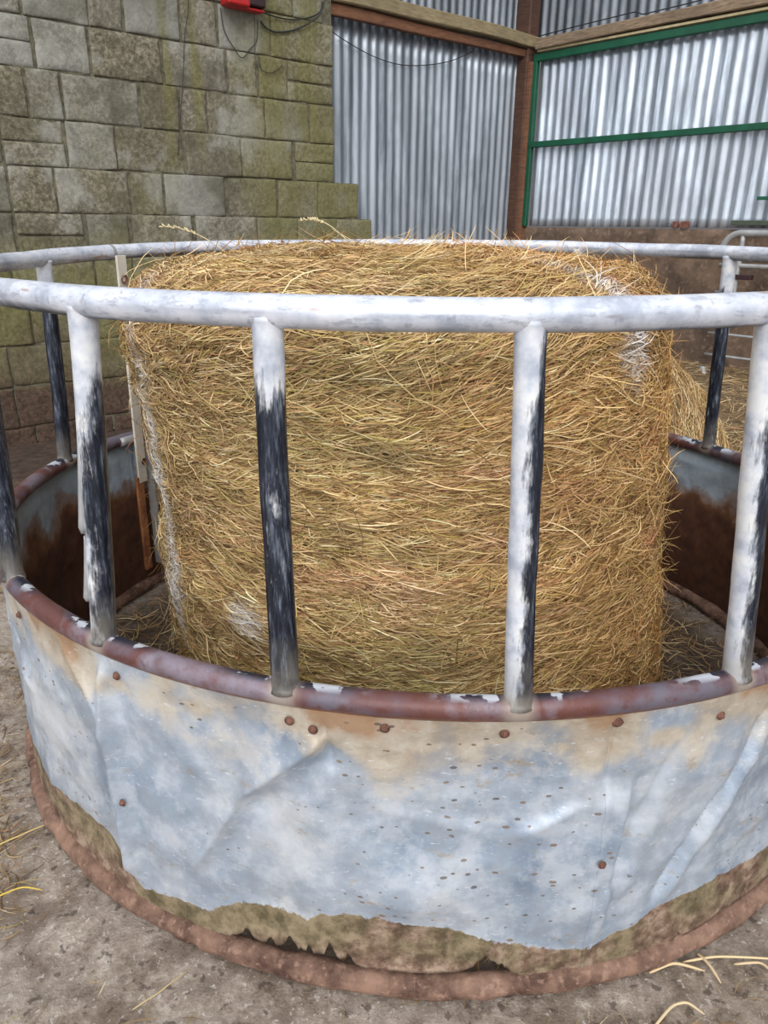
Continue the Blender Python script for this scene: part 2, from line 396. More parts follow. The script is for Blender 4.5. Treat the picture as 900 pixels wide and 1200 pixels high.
# ------------------------------------------------------------ skirt panels
rustb = np.array([(-75, .13), (-60, .12), (-48.2, .125), (-40.1, .138), (-34, .133), (-30, .122), (-28.2, .067), (-23.1, .082), (-19.5, .084), (-17, .12), (-12, .139), (-9.5, .128), (-8, .15), (-3.1, .155), (-.8, .153), (3, .145), (6.1, .121), (9.3, .107), (16.1, .077), (21.3, .101), (24, .13), (26.9, .139), (34, .138), (40, .139), (60, .13)])
sbot = np.array([(-75, .035), (-45.9, .030), (-38, .028), (-30, .024), (-21.8, .028), (-18, .045), (-16, .058), (-10.9, .064), (-6.3, .066), (-4, .052), (1.6, .050), (5.5, .054), (7, .066), (8.6, .058), (9.6, .046), (13.9, .014), (20.2, .012), (27.9, .040), (33.7, .05), (45, .05), (60, .03)])
knots = [-180, -160, -138, -112.4, -92, -74, -60, -45, -29, -7.3, 16.2, 29, 45, 66, 88, 110, 135, 160, 180]
def seg_ridge(th, z, p0, p1, w, h, asym=0):
    """ridge along the segment p0->p1 in (deg, z) space, th in deg; distances in metres"""
    X = np.radians(th); a = np.array([R_(p0[0]), p0[1]]); b = np.array([R_(p1[0]), p1[1]])
    d = b-a; L = np.hypot(*d); d /= L
    u = (X-a[0])*d[0]+(z-a[1])*d[1]; v = -(X-a[0])*d[1]+(z-a[1])*d[0]
    along = np.clip(np.minimum(u, L-u)/.05+.6, 0, 1)
    prof = np.exp(-np.abs(v)/w)
    if asym: prof = prof - asym*np.exp(-((v-w*1.6)/(w*1.3))**2)
    return h*along*prof
def skirt_disp(th, z, vv):
    """radial displacement in metres. th deg, vv 0 top..1 bottom"""
    env = np.clip(vv*5, 0, 1)*np.clip((1-vv)*3.5, 0, 1)
    env2 = np.clip(vv*9, 0, 1)*np.clip((1-vv)*5+.2, 0, 1)
    d = np.zeros_like(th)
    for a, b in zip(knots[:-1], knots[1:]):
        m = (th >= a) & (th <= b); mid, half = (a+b)/2, (b-a)/2
        d = np.where(m, np.cos(R_(half))/np.cos(np.radians(th-mid)) - 1, d)
    d = d*.75*env2
    d += env2*(seg_ridge(th, z, (-29.2, .53), (-28.6, .11), .014, .026, .3))
    d += env2*(seg_ridge(th, z, (-36, .53), (-29, .40), .012, .012))
    d += env2*(-seg_ridge(th, z, (32.6, .47), (23.5, .16), .010, .016, .5))
    d += env2*(-seg_ridge(th, z, (16.2, .54), (16.3, .40), .010, .020))
    d += env2*(seg_ridge(th, z, (18.2, .40), (17.4, .12), .010, .012, .5))
    d += env2*(-seg_ridge(th, z, (-7.5, .53), (-7.1, .46), .010, .018))
    d += env2*(seg_ridge(th, z, (-7.3, .50), (-15, .365), .018, .021, .5))
    d += env2*(seg_ridge(th, z, (-15, .365), (-20.5, .19), .016, .014, .5))
    d += env2*(seg_ridge(th, z, (-2.5, .367), (6, .332), .012, .0035, .5))
    d += env2*(seg_ridge(th, z, (9, .325), (13.6, .37), .010, .007, .5))
    d += env2*(-seg_ridge(th, z, (22, .45), (17.5, .20), .020, .012, .5))
    d += env2*(seg_ridge(th, z, (-52, .40), (-46, .36), .02, .014, .4))
    d += env2*(-seg_ridge(th, z, (-58, .53), (-50, .38), .02, .016, .4))
    X = np.radians(th)
    d += env*(.011*fbm(np.cos(X)*5, np.sin(X)*5, z*5, 61) + .003*fbm(np.cos(X)*18, np.sin(X)*18, z*18, 62))
    d += (.0035*vn(np.cos(X)*28, np.sin(X)*28, 0, 63))*np.clip(1-np.abs(vv-.0)*8, 0, 1)
    return d
def skirt_panel(t0, t1, off=0.0):
    nth = int((t1-t0)/.25)+1; nz = 90
    th = np.linspace(t0, t1, nth); vv = np.linspace(0, 1, nz)
    TH2, VV = np.meshgrid(th, vv, indexing='ij')
    tw = (TH2+180) % 360 - 180
    T = ring_pt('m', np.radians(TH2)); B = ring_pt('b', np.radians(TH2))
    jag = .012*np.clip(fbm(TH2*1.3, 0, 0, 71, 4), 0, 2) + .004*vn(TH2*5, 0, 0, 72)
    jm = np.clip(1-np.abs(tw+11)/8, 0, 1)+np.clip(1-np.abs(tw-7.5)/3, 0, 1)+.25
    ztop = T[..., 2]-.006 + 0*VV
    zbot = np.interp(tw, sbot[:, 0], sbot[:, 1]) + jag*np.clip(jm, 0, 1)
    for (q, wq, hq) in ((-15.6, .5, .022), (-13.2, .35, .018), (-11.2, .55, .030), (-9.3, .3, .016), (-7.3, .4, .032), (-5.6, .3, .02), (6.9, 1.3, .022), (-24, .25, .012), (-37, .4, .015), (27, .4, .016), (33, .7, .014)):
        zbot = zbot + hq*np.exp(-(np.abs(tw-q)/wq)**1.5)
    Z = ztop*(1-VV)+zbot*VV
    rT = np.hypot(T[..., 0], T[..., 1])+.010; rB = np.hypot(B[..., 0], B[..., 1])+.004
    Rr = rT + (rB-rT)*VV + skirt_disp(tw, Z, VV) + off
    TT = np.radians(TH2)
    zb = np.interp(tw, rustb[:, 0], rustb[:, 1])
    rz = Z-zb
    ts = np.clip(1-(ztop-Z)/.20, 0, 1)*(.74+.34*np.clip(vn(TH2/7, 3, 0, 81), -1, 1)+.15*vn(TH2/2, 3, 0, 82))
    for (bt, bz) in ((-28, .50), (-10.2, .515), (7, .515), (26, .50), (-19, .50), (21, .49), (12, .49)):
        ts = np.maximum(ts, .75*np.exp(-(((tw-bt)/3.2)**2+((Z-bz)/.03)**2)))
    moss = np.clip((Z-zb+.09)/.05, 0, 1)*.9
    def surf(o):
        return np.stack([np.sin(TT)*(Rr+o), -np.cos(TT)*(Rr+o), Z], -1).reshape(-1, 3)
    N = nth*nz
    V = np.vstack([surf(0), surf(-.0025)])
    Qo = grid_quads(nth, nz); Qi = Qo[:, ::-1]+N
    idx = np.arange(N).reshape(nth, nz)
    def edge(l): return np.stack([l[:-1], l[1:], l[1:]+N, l[:-1]+N], -1)
    E = np.vstack([edge(idx[:, 0])[:, ::-1], edge(idx[:, -1]), edge(idx[0, :]), edge(idx[-1, :])[:, ::-1]])
    # orient outer faces outward
    A, Bq, Cq = V[Qo[0, 0]], V[Qo[0, 1]], V[Qo[0, 2]]
    nrm = np.cross(Bq-A, Cq-A)
    if nrm @ (A*[1, 1, 0]) < 0: Qo, Qi, E = Qo[:, ::-1], Qi[:, ::-1], E[:, ::-1]
    Q = np.vstack([Qo, Qi, E]); mi = np.r_[np.zeros(len(Qo)), np.ones(len(Qi)), np.zeros(len(E))]
    td = (ztop-Z)
    two = lambda a: np.r_[a.ravel(), a.ravel()]
    return np_mesh('skirt_panel', V, Q, [M['sout'], M['sin']], feeder, attrs=dict(rustz=two(rz), topstain=two(ts), moss=two(moss), topdist=two(td)), mi=mi)
pan = [skirt_panel(-112.4, 16.6), skirt_panel(16.2, 128, .0010), skirt_panel(127, 248.6, 0.0)]
pan[0]['label'] = 'dented sheet panel facing the viewer with rusted lower edge'
def bolt(th, z, parent, rad=.0048, r0=None, name='bolt'):
    t = R_(th)
    if r0 is None:
        T = ring_pt('m', t); rT = math.hypot(T[0], T[1]); r0 = rT + .010 + float(skirt_disp(np.array([th]), np.array([z]), np.array([(T[2]-z)/(T[2]-.03)]))[0]) + .002
    n = np.array([math.sin(t), -math.cos(t), 0]); c = n*r0 + [0, 0, z]
    prof = [(0, rad*1.5), (.0015, rad*1.5), (.0016, rad), (.004, rad*.95), (.0055, rad*.6), (.006, .0005)]
    a1 = np.array([math.cos(t), math.sin(t), 0]); a2 = np.array([0, 0, 1.])
    S = 12; aa = np.arange(S)/S*2*PI
    V = np.array([c + n*h + r*(math.cos(q)*a1+math.sin(q)*a2) for h, r in prof for q in aa])
    return np_mesh(name, V, grid_quads(len(prof), S, False, True), M['bolt'], parent)
for th, z in ((-27.6, .515), (-10.2, .522), (-8.2, .515), (6.9, .520), (26.1, .505), (-2.5, .528), (-46.5, .50)): bolt(th, z, pan[0])
bolt(16.1, .530, pan[0], .0065); bolt(16.3, .275, pan[0], .0045); bolt(-28.2, .272, pan[0], .0045); bolt(34, .50, pan[1])

# joint of two feeder sections at the rear left: cream flat strap inside, flanges below
def flatbar(name, th, z0, z1, r0, w, t, mat, parent, r1=None):
    a = R_(th); n = np.array([math.sin(a), -math.cos(a), 0]); s = np.array([math.cos(a), math.sin(a), 0])
    r1 = r0 if r1 is None else r1
    p0 = n*r0+[0, 0, z0]; p1 = n*r1+[0, 0, z1]; d = (p1-p0); L = np.linalg.norm(d); d = d/L
    V, Q = boxvq((p0+p1)/2, (w, t, L), s, n, d)
    return bevel(np_mesh(name, V, Q, mat, parent, smooth=False), .0015)
st = flatbar('joint_strap', -111.2, .40, 1.085, .966, .036, .008, M['cream'], feeder, .958)
bolt(-111.2, 1.02, st, .009, .950); bolt(-111.2, .47, st, .008, .950)
for o in st.children:   # bolt heads face the inside of the ring
    o['label'] = 'rust-red bolt head on the cream strap'
V, Q = sweep(ring_pt('t', np.radians(np.linspace(-111.6, -110.9, 6))), .0222, 16); np_mesh('rail_sleeve', V, Q, M['galv'], feeder)
V, Q = sweep(ring_pt('m', np.radians(np.linspace(-114, -108.5, 8)))*[.985, .985, 1], .014, 12); np_mesh('joint_bolt', V, Q, M['galv'], feeder)
flatbar('joint_flange', -110.4, .10, .42, .968, .028, .010, M['orange'], feeder)
flatbar('joint_flange', -113.6, .10, .52, .968, .010, .030, M['galv'], feeder)
flatbar('joint_flange', -116.2, .10, .50, .972, .008, .030, M['orange'], feeder)

# ------------------------------------------------------------ strand ribbons
def ribbons(name, pts, side, width, colr, mat, parent=None, kind=None):
    """pts (n,k,3), side (n,k,3) unit, width (n,), colr (n,3)"""
    n, k, _ = pts.shape
    taper = np.interp(np.linspace(0, 1, k), [0, .15, .8, 1], [.6, 1, .9, .25])
    w = width[:, None, None]*taper[None, :, None]*.5
    V = np.stack([pts-side*w, pts+side*w], 2).reshape(-1, 3)
    base = (np.arange(n)*k*2)[:, None]; j = np.arange(k-1)*2
    Q = np.stack([base+j, base+j+1, base+j+3, base+j+2], -1).reshape(-1, 4)
    C_ = np.repeat(colr, k*2, 0)
    o = np_mesh(name, V, Q, mat, parent, smooth=True, cols=dict(col=C_))
    if kind: o['kind'] = kind
    return o
PAL = np.array([(.20, .115, .045), (.42, .265, .115), (.62, .43, .20), (.76, .57, .29), (.50, .38, .125), (.88, .72, .44), (.50, .27, .13)])
def strand_colors(n, probs):
    idx = rng.choice(len(PAL), n, p=np.array(probs)/np.sum(probs))
    return PAL[idx]*rng.uniform(.75, 1.2, (n, 1))

# ------------------------------------------------------------ hay bale
bale = thing('round_hay_bale', 'large round hay bale standing on end inside the ring feeder', 'hay bale')
# profile by arc length t (metres): side up, rounded shoulder, domed top
prof = []
for z in np.linspace(0, .97, 60): prof.append((float(np.interp(z, [0, .15, .6, .85, 1], [.624, .620, .602, .602, .606])), z))
r_s = prof[-1][0]; z_s = .975
for q in np.linspace(0, PI/2, 24)[1:]: prof.append((r_s - .125*(1-math.cos(q)), z_s + .115*math.sin(q)))
r_t = prof[-1][0]; z_t = prof[-1][1]
for q in np.linspace(0, 1, 40)[1:]: prof.append((r_t*(1-q)+.001, z_t + .028*math.sin(q*PI/2)))
prof = np.array(prof); arc = np.r_[0, np.cumsum(np.hypot(*np.diff(prof, axis=0).T))]
TMAX = arc[-1]
dpr = np.gradient(prof, arc, axis=0); pn = np.stack([dpr[:, 1], -dpr[:, 0]], 1); pn /= np.linalg.norm(pn, axis=1)[:, None]
def bale_pt(th, t, off):
    t = np.clip(t, 0, TMAX)
    r = np.interp(t, arc, prof[:, 0]); z = np.interp(t, arc, prof[:, 1]); nr = np.interp(t, arc, pn[:, 0]); nz = np.interp(t, arc, pn[:, 1])
    x0, y0 = np.sin(th)*r, -np.cos(th)*r
    lump = .012*fbm(x0*3.5, y0*3.5, z*4.5, 91) + .007*fbm(x0*9, y0*9, z*26, 95) + .004*vn(x0*25, y0*25, z*60, 97)
    lump = lump*np.clip(r/.15, 0, 1)
    o = off+lump
    cx = np.interp(z, [0, .15, .6, .97, 1.2], [-.010, -.012, -.038, -.084, -.084]); cy = -.05
    return np.stack([cx+np.sin(th)*(r+nr*o), cy-np.cos(th)*(r+nr*o), np.maximum(z+nz*o, .002)], -1)
nth, nt = 360, 170
TT, AA = np.meshgrid(np.linspace(0, 2*PI, nth, endpoint=False), np.linspace(0, TMAX, nt), indexing='ij')
V = bale_pt(TT, AA, -.004).reshape(-1, 3)
np_mesh('hay_core', V, grid_quads(nth, nt, True, False), M['core'], bale)
def bale_strands(n, name, lmin, lmax, wmin, wmax, spread, lift, fly=0.0, darker=0.0, thr=None):
    k = 6
    # sample t by area
    w = np.interp(np.linspace(0, TMAX, 400), arc, prof[:, 0]); cdf = np.cumsum(w); cdf /= cdf[-1]
    t0 = np.interp(rng.random(n), cdf, np.linspace(0, TMAX, 400))
    th0 = np.where(rng.random(n) < .78, rng.uniform(-1.9, 1.9, n), rng.uniform(1.9, 2*PI-1.9, n)) if thr is None else rng.uniform(thr[0], thr[1], n)
    r0 = np.interp(t0, arc, prof[:, 0])
    X, Y = np.sin(th0)*r0, -np.cos(th0)*r0
    edge = np.clip((np.abs(th0)-.55)*1.6, 0, 1)          # tangled toward the sides, layered in the middle
    flow = .38*fbm(X*4, Y*4, t0*5, 101) + .10
    phi = flow + rng.normal(0, 1, n)*spread*(.55+.75*edge)
    phi = np.where(rng.random(n) < .10, rng.uniform(-1.5, 1.5, n), phi)
    L = rng.uniform(lmin, lmax, n); cur = rng.normal(0, 1, n)*1.3
    s = np.linspace(-.5, .5, k)[None, :]*L[:, None]
    a = phi[:, None] + cur[:, None]*s*6
    ds = L/(k-1)
    du = np.cos(a)*ds[:, None]; dt = np.sin(a)*ds[:, None]
    u = np.cumsum(du, 1)-du.sum(1, keepdims=True)/2; v = np.cumsum(dt, 1)-dt.sum(1, keepdims=True)/2
    tt = t0[:, None]+v
    rr = np.maximum(np.interp(tt, arc, prof[:, 0]), .12)
    th = th0[:, None]+u/rr
    base = rng.uniform(-.002, lift, n)[:, None]
    bow = (1-(2*np.linspace(0, 1, k)[None, :]-1)**2)*rng.uniform(0, .008, n)[:, None]
    off = base+bow
    if fly:
        f = rng.random(n) < fly
        off = off + np.where(f[:, None], (np.linspace(0, 1, k)[None, :]**1.6)*rng.uniform(.008, .05, n)[:, None], 0)
    P_ = bale_pt(th, tt, off)
    T_ = np.gradient(P_, axis=1); T_ /= np.linalg.norm(T_, axis=2, keepdims=True)+1e-9
    nr = np.interp(tt, arc, pn[:, 0]); nz = np.interp(tt, arc, pn[:, 1])
    N_ = np.stack([np.sin(th)*nr, -np.cos(th)*nr, nz], -1)
    S_ = np.cross(T_, N_); S_ /= np.linalg.norm(S_, axis=2, keepdims=True)+1e-9
    tw = rng.normal(0, .5, n)[:, None, None]
    S_ = S_*np.cos(tw)+N_*np.sin(tw)
    wd = rng.uniform(wmin, wmax, n)
    c = strand_colors(n, [1.6+darker, 3.0, 3.6, 2.6, 1.8, .8, 1.3])
    zz = np.interp(t0, arc, prof[:, 1])
    # hay varies: greener in the middle band, redder towards the right and lower edge
    g = np.clip(fbm(X*2.5, Y*2.5, zz*3.5, 111), -1, 1)
    redd = np.clip(.35+.6*np.sin(th0)+.4*(zz < .3)+.35*(-g), 0, 1)*(np.cos(th0) > -.5)
    c = c*(1+np.stack([-.03*redd, -.15*redd, -.27*redd], -1))
    grn = np.clip(.6-np.abs(th0-.0)*1.1+.5*g, 0, 1)
    c = c*(1+np.stack([-.02*grn, .06*grn, .0*grn], -1))
    # darker layers
    lay = fbm(X*1.6, Y*1.6, zz*17, 121)
    c = c*np.clip(1.06+.24*lay, .5, 1.5)[:, None]
    dk = np.clip(fbm(X*5+9, Y*5, zz*11, 123)-.85, 0, 1)*1.1
    c = c*(1-np.clip(dk, 0, .4))[:, None]
    pk = np.clip(fbm(X*6, Y*6+5, zz*14, 125)-.25, 0, .8)
    c = c*(1+pk[:, None]*np.array([.05, -.07, .10]))
    # pale mould and dust patches
    def patch(pt, pz, wt, wz): return np.exp(-(((th0-pt)/wt)**2+((zz-pz)/wz)**2))
    wm = 1.3*patch(-1.06, .66, .055, .12)+1.3*patch(-1.0, .46, .05, .08)+.7*patch(-.97, .38, .05, .07)+1.5*patch(-.53, .455, .045, .026)+1.2*patch(.84, .97, .045, .055)+.7*patch(.84, 1.07, .05, .03)+.5*patch(-1.0, .9, .05, .2)
    wm = np.clip(wm*(1+.6*rng.normal(0, 1, n)), 0, 1)[:, None]*.85
    c = c*(1-wm)+np.array([.86, .85, .84])*wm
    return ribbons(name, P_, S_, wd, np.clip(c, 0, .95), M['strand'], bale, 'stuff')
o = bale_strands(215000, 'hay_strands', .016, .080, .0009, .0023, .44, .010)
o2 = bale_strands(6500, 'loose_hay_strands', .04, .15, .0010, .0022, .75, .014, .5)
# two seed heads standing up from the crown of the bale
def seed_head(p0, p1, r=.0012):
    s = np.linspace(0, 1, 20)[:, None]; p0, p1 = np.array(p0), np.array(p1)
    path = p0*(1-s)+p1*s; path[:, 2] += .02*np.sin(s[:, 0]*PI)
    parts = [sweep(path, r, 6)]
    d = (p1-p0)/np.linalg.norm(p1-p0)
    for q in np.linspace(.5, 1, 26):
        c = p0*(1-q)+p1*q; c[2] += .02*math.sin(q*PI)
        a = rng.normal(0, 1, 3); a -= a@d*d; a /= np.linalg.norm(a)
        e = c+a*.006+d*.010
        ss = np.linspace(0, 1, 5)[:, None]
        parts.append(sweep(c*(1-ss)+e*ss, np.array([.0006, .0018, .0022, .0014, .0003]), 6))
    V, Q = join(parts)
    return np_mesh('seed_head', V, Q, M['strip'], bale)
seed_head((-.20, .02, 1.135), (-.36, .30, 1.185)); seed_head((-.50, .10, 1.09), (-.72, .22, 1.165))

# ------------------------------------------------------------ walls: planes
aL, dL = .824, -3.082
bR, dR = .768, 4.078
eL = np.array([math.sin(aL), math.cos(aL), 0]); nL = np.array([math.cos(aL), -math.sin(aL), 0])     # along wall, into the shed
eR = np.array([math.cos(bR), -math.sin(bR), 0]); nR = -np.array([math.sin(bR), math.cos(bR), 0])    # along wall to the right, into the shed
def PL(s, z, off=0): return eL*s + nL*(dL+off) + np.array([0, 0, z])
def PR(u, z, off=0): return eR*u - nR*dR + nR*off + np.array([0, 0, z])
px_s = np.array([(-120, -.58), (-60, -.351), (0, -.119), (50, .087), (100, .306), (150, .541), (200, .791), (265, 1.143), (300, 1.347), (330, 1.531), (360, 1.722), (390, 1.923), (420, 2.134), (435, 2.244)])
SX = lambda x: float(np.interp(x/2, px_s[:, 0], px_s[:, 1]))
rows = {2.341: [(-200, 85), (90, 235), (235, 310), (315, 435), (440, 520), (525, 605), (605, 640), (640, 750)],
        2.116: [(-110, -5), (0, 100, 1), (105, 225), (230, 390), (395, 535), (540, 605), (610, 675), (675, 780, 1)],
        1.891: [(-120, -5), (0, 70), (75, 150), (155, 330), (335, 420), (425, 485), (485, 620), (620, 725), (725, 780)],
        1.666: [(-120, -5), (0, 145, 1), (150, 262), (265, 425), (430, 560), (560, 680), (690, 780, 1)],
        1.441: [(-60, -4), (0, 108), (112, 288), (292, 368), (372, 515), (525, 640), (645, 740), (740, 835)],
        1.216: [(-120, -5), (0, 165, 1), (175, 275), (285, 430), (440, 590), (590, 690), (690, 785), (785, 870)]}
blocks = []
for k in range(-4, 13):
    zt = 2.116-.225*k; zt = round(zt, 3)
    if zt < .05: break
    end = 1.927 if zt > 1.5 else (2.134 if zt > 1.3 else 2.247)
    if zt > 2.5: end = 1.85
    if zt in rows:
        L = [(SX(r[0]), SX(r[1]), len(r) > 2) for r in rows[zt]]
        L[-1] = (L[-1][0], end, L[-1][2]); x = L[0][0]
    else:
        L = []; x = end
    while x > -3.2:
        w = random.choice([.44, .44, .44, .30, .22]) if x < end-.01 else random.choice([.44, .22])
        L.append((x-w, x-.004, random.random() < .12)); x -= w
    for a, b, sp in L:
        if sp:
            blocks.append((a, b, zt-.112, zt)); blocks.append((a, b, zt-.225, zt-.112))
        else: blocks.append((a, b, zt-.225, zt))
Vs, Qs, tone, off = [], [], [], 0
nx, nz_ = 7, 5
for (a, b, z0, z1) in blocks:
    z0 = max(z0, -.02)
    g = .004+.006*random.random()**2; da = random.uniform(-.004, .006); tn = random.random()**1.5
    rot = random.uniform(-.010, .010)
    us = np.r_[0, .015, .04, np.linspace(.09, .91, 16), .96, .985, 1]; vs = np.r_[0, .03, .08, np.linspace(.15, .85, 9), .92, .97, 1]
    U, W = np.meshgrid(us, vs, indexing='ij')
    ss = a+g/2+(b-a-g)*U; zz = z0+g/2+(z1-z0-g)*W
    e = np.minimum(np.minimum(U, 1-U)*(b-a), np.minimum(W, 1-W)*(z1-z0))
    o_ = .012+da + rot*(U-.5) - .006*np.exp(-e/.006)*(1+.8*vn(ss*20, zz*20, 0, 133)) + .004*fbm(ss*14, zz*14, 1, 131) - .004*np.clip(vn(ss*9, zz*9, 2, 134), 0, 1)
    zz = zz + .004*vn(ss*9, z1*3, 2, 132)*np.where(W > .5, 1, -1)*np.abs(W-.5)*2; ss = ss + .003*vn(zz*14, a*5, 2, 135) 
    F = eL[None, None]*ss[..., None] + nL[None, None]*(dL+o_)[..., None]; F[..., 2] = zz
    Bk = eL[None, None]*ss[..., None] + nL[None, None]*(dL-.03+0*o_)[..., None]; Bk[..., 2] = zz
    n1, n2 = U.shape; N = n1*n2
    V = np.vstack([F.reshape(-1, 3), Bk.reshape(-1, 3)]); Qf = grid_quads(n1, n2)
    idx = np.arange(N).reshape(n1, n2)
    loop = np.r_[idx[:, 0], idx[-1, 1:], idx[-2::-1, -1], idx[0, -2:0:-1]]; nxt = np.roll(loop, -1)
    E = np.stack([loop, loop+N, nxt+N, nxt], -1)
    Vs.append(V); Qs.append(np.vstack([Qf, E])+off); off += len(V); tone.append(np.full(len(V), tn))
V = np.vstack(Vs); tone = np.concatenate(tone)
s_ = V@eL; z_ = V[:, 2]
moss = .22 + .5*np.clip((s_-1.0)/.9, 0, 1) + .75*np.clip((1.15-z_)/.4, 0, 1) - .18*np.clip((z_-1.9)*2, 0, 1)*(s_ < 1.2)
for q in (1.72, 1.45, .95, .78): moss = moss + .75*np.exp(-((s_-q-.03*vn(z_*3, q, 0, 5))/.05)**2)*np.clip((z_-1.35)*2, 0, 1)*(q > 1 or 1)
dirt = np.clip((.66-z_+.12*fbm(s_*3, z_*3, 0, 141))*3.0, 0, 1)*.95
tag(np_mesh('wall_left', V, np.vstack(Qs), M['block'], attrs=dict(tone=tone, tone2=(tone*7.3) % 1, moss=moss, dirt=dirt)), 'mossy grey concrete block wall at the left of the shed', kind='structure')
# mortar bed and wall body behind the block faces (part of the wall)
parts = []
for s0, s1, z0, z1 in ((-3.2, 1.845, 2.56, 3.0), (-3.2, 1.92, 1.441, 2.56), (-3.2, 2.127, 1.216, 1.441), (-3.2, 2.24, 0, 1.216)):
    parts.append(boxvq(PL((s0+s1)/2, (z0+z1)/2, -.05), (s1-s0, .10, z1-z0), eL, nL, (0, 0, 1)))
V, Q = join(parts); wb = np_mesh('wall_left_core', V, Q, M['mortar'], smooth=False); wb['kind'] = 'structure'

# corrugated sheeting
def corr(name, f, s0, s1, z0, z1, offs, mat, parent=None, pitch=.076, amp=.0095, zn=14, dent=.004):
    ns = int((s1-s0)/pitch*12)+1
    S, Z = np.meshgrid(np.linspace(s0, s1, ns), np.linspace(z0, z1, zn), indexing='ij')
    o_ = offs + amp*np.sin(S/pitch*2*PI) + dent*fbm(S*2, Z*1.2, 0, 151)
    base = f(0, 0, 0); e = f(1, 0, 0)-base; n = f(0, 0, 1)-base
    V = base + e*S[..., None] + n*o_[..., None]; V[..., 2] = Z
    o = np_mesh(name, V.reshape(-1, 3), grid_quads(ns, zn), mat, parent)
    m = o.modifiers.new('thick', 'SOLIDIFY'); m.thickness = .0015
    return o
cornerS = 4.03
tag(corr('wall_back', PL, 1.5, cornerS, 0, 2.46, -.125, M['corr']), 'grey corrugated steel sheeting between the block wall and the corner post', kind='structure')
tag(corr('wall_back_upper', PL, 1.5, cornerS, 2.46, 3.3, -.16, M['corrd']), 'dull corrugated sheeting above the pale timber beam', kind='structure')
uC = -2.93
tag(corr('wall_right_upper', PR, uC-.05, 1.2, 2.44, 3.4, -.03, M['corrd']), 'dull corrugated sheeting above the green gate rail', kind='structure')
# low concrete wall on the right
V, Q = [], []
ns, nz2 = 120, 24
S, Z = np.meshgrid(np.linspace(uC-.12, 1.3, ns), np.linspace(0, 1.18, nz2), indexing='ij')
O = .03 + .012*fbm(S*3, Z*3, 0, 161)
F = (-nR*dR)[None, None] + eR*S[..., None] + nR*O[..., None]; F[..., 2] = Z
T_ = F[:, -1, :] - nR*.22
V = np.vstack([F.reshape(-1, 3), T_]); Q = grid_quads(ns, nz2)
top = np.arange(ns)*nz2+nz2-1; bk = ns*nz2+np.arange(ns)
Q = np.vstack([Q, np.stack([top[:-1], top[1:], bk[1:], bk[:-1]], -1)])
tag(np_mesh('wall_right', V, Q, M['dirtwall']), 'low mud-brown concrete wall under the corrugated gate', kind='structure')

# timber post in the corner, beams
pc = PR(uC+.0, 0, .0)
pc = np.array([.705, 4.93, 0])
post = thing('timber_post', 'dark brown timber corner post where the two corrugated walls meet', 'post')
def board(name, c, size, ex, ey, ez, mat, parent, bev=.006, wob=.004, seed=1):
    n = 24; V0, Q0 = [], None
    ex, ey, ez = (np.array(e, float) for e in (ex, ey, ez)); s = np.linspace(-.5, .5, n)
    cs = [(-.5, -.42), (-.42, -.5), (.42, -.5), (.5, -.42), (.5, .42), (.42, .5), (-.42, .5), (-.5, .42)]
    P = np.array([[np.array(c)+ex*size[0]*t + ey*(size[1]*a + wob*float(vn(t*4+seed, a, seed, 7))) + ez*(size[2]*b + wob*float(vn(t*4+seed, b, seed+3, 8))) for a, b in cs] for t in s])
    V = P.reshape(-1, 3); Q = grid_quads(n, 8, False, True)
    caps = np.array([[0, 1, 2, 3], [0, 3, 4, 7], [4, 5, 6, 7]])
    Q = np.vstack([Q, caps[:, ::-1], caps+(n-1)*8])
    return np_mesh(name, V, Q, mat, parent, smooth=False)
Zx = (0, 0, 1)
board('post_timber', pc+[0, 0, 1.65]+eR*-.045, (3.3, .15, .12), Zx, eR, nR, M['post'], post, seed=2)
o = board('edge_batten', pc+[0, 0, 1.65]-[0, 0, .46]+eR*.045, (2.38, .035, .10), Zx, eR, nR, M['plank'], post, wob=.002, seed=5); o['label'] = 'orange-brown batten along the right edge of the post'
bl = thing('timber_beam', 'pale weathered timber beam above the corrugated wall next to the block wall', 'beam')
board('beam_timber', PL((1.6+cornerS-.06)/2, 2.525, -.055), (cornerS-.06-1.6, .10, .085), eL, nL, Zx, M['pale'], bl, wob=.012, seed=9)
o = board('lower_plank', PL((1.6+cornerS-.1)/2, 2.445, -.07), (cornerS-.1-1.6, .05, .06), eL, nL, Zx, M['plank'], bl, wob=.012, seed=12); o['label'] = 'orange-brown plank under the beam'
b2 = thing('timber_beam', 'grey-brown rough timber beam above the green gate rail', 'beam')
board('beam_timber', PR((uC+1.2)/2+.06, 2.500, .05), (1.2-uC-.1, .09, .075), eR, nR, Zx, M['grey'], b2, wob=.022, seed=15)
o = board('bare_strip', PR((uC+1.2)/2+.06, 2.447, .055), (1.2-uC-.1, .05, .016), eR, nR, Zx, M['strip'], b2, wob=.001, seed=17); o['label'] = 'thin bare timber strip under the beam'

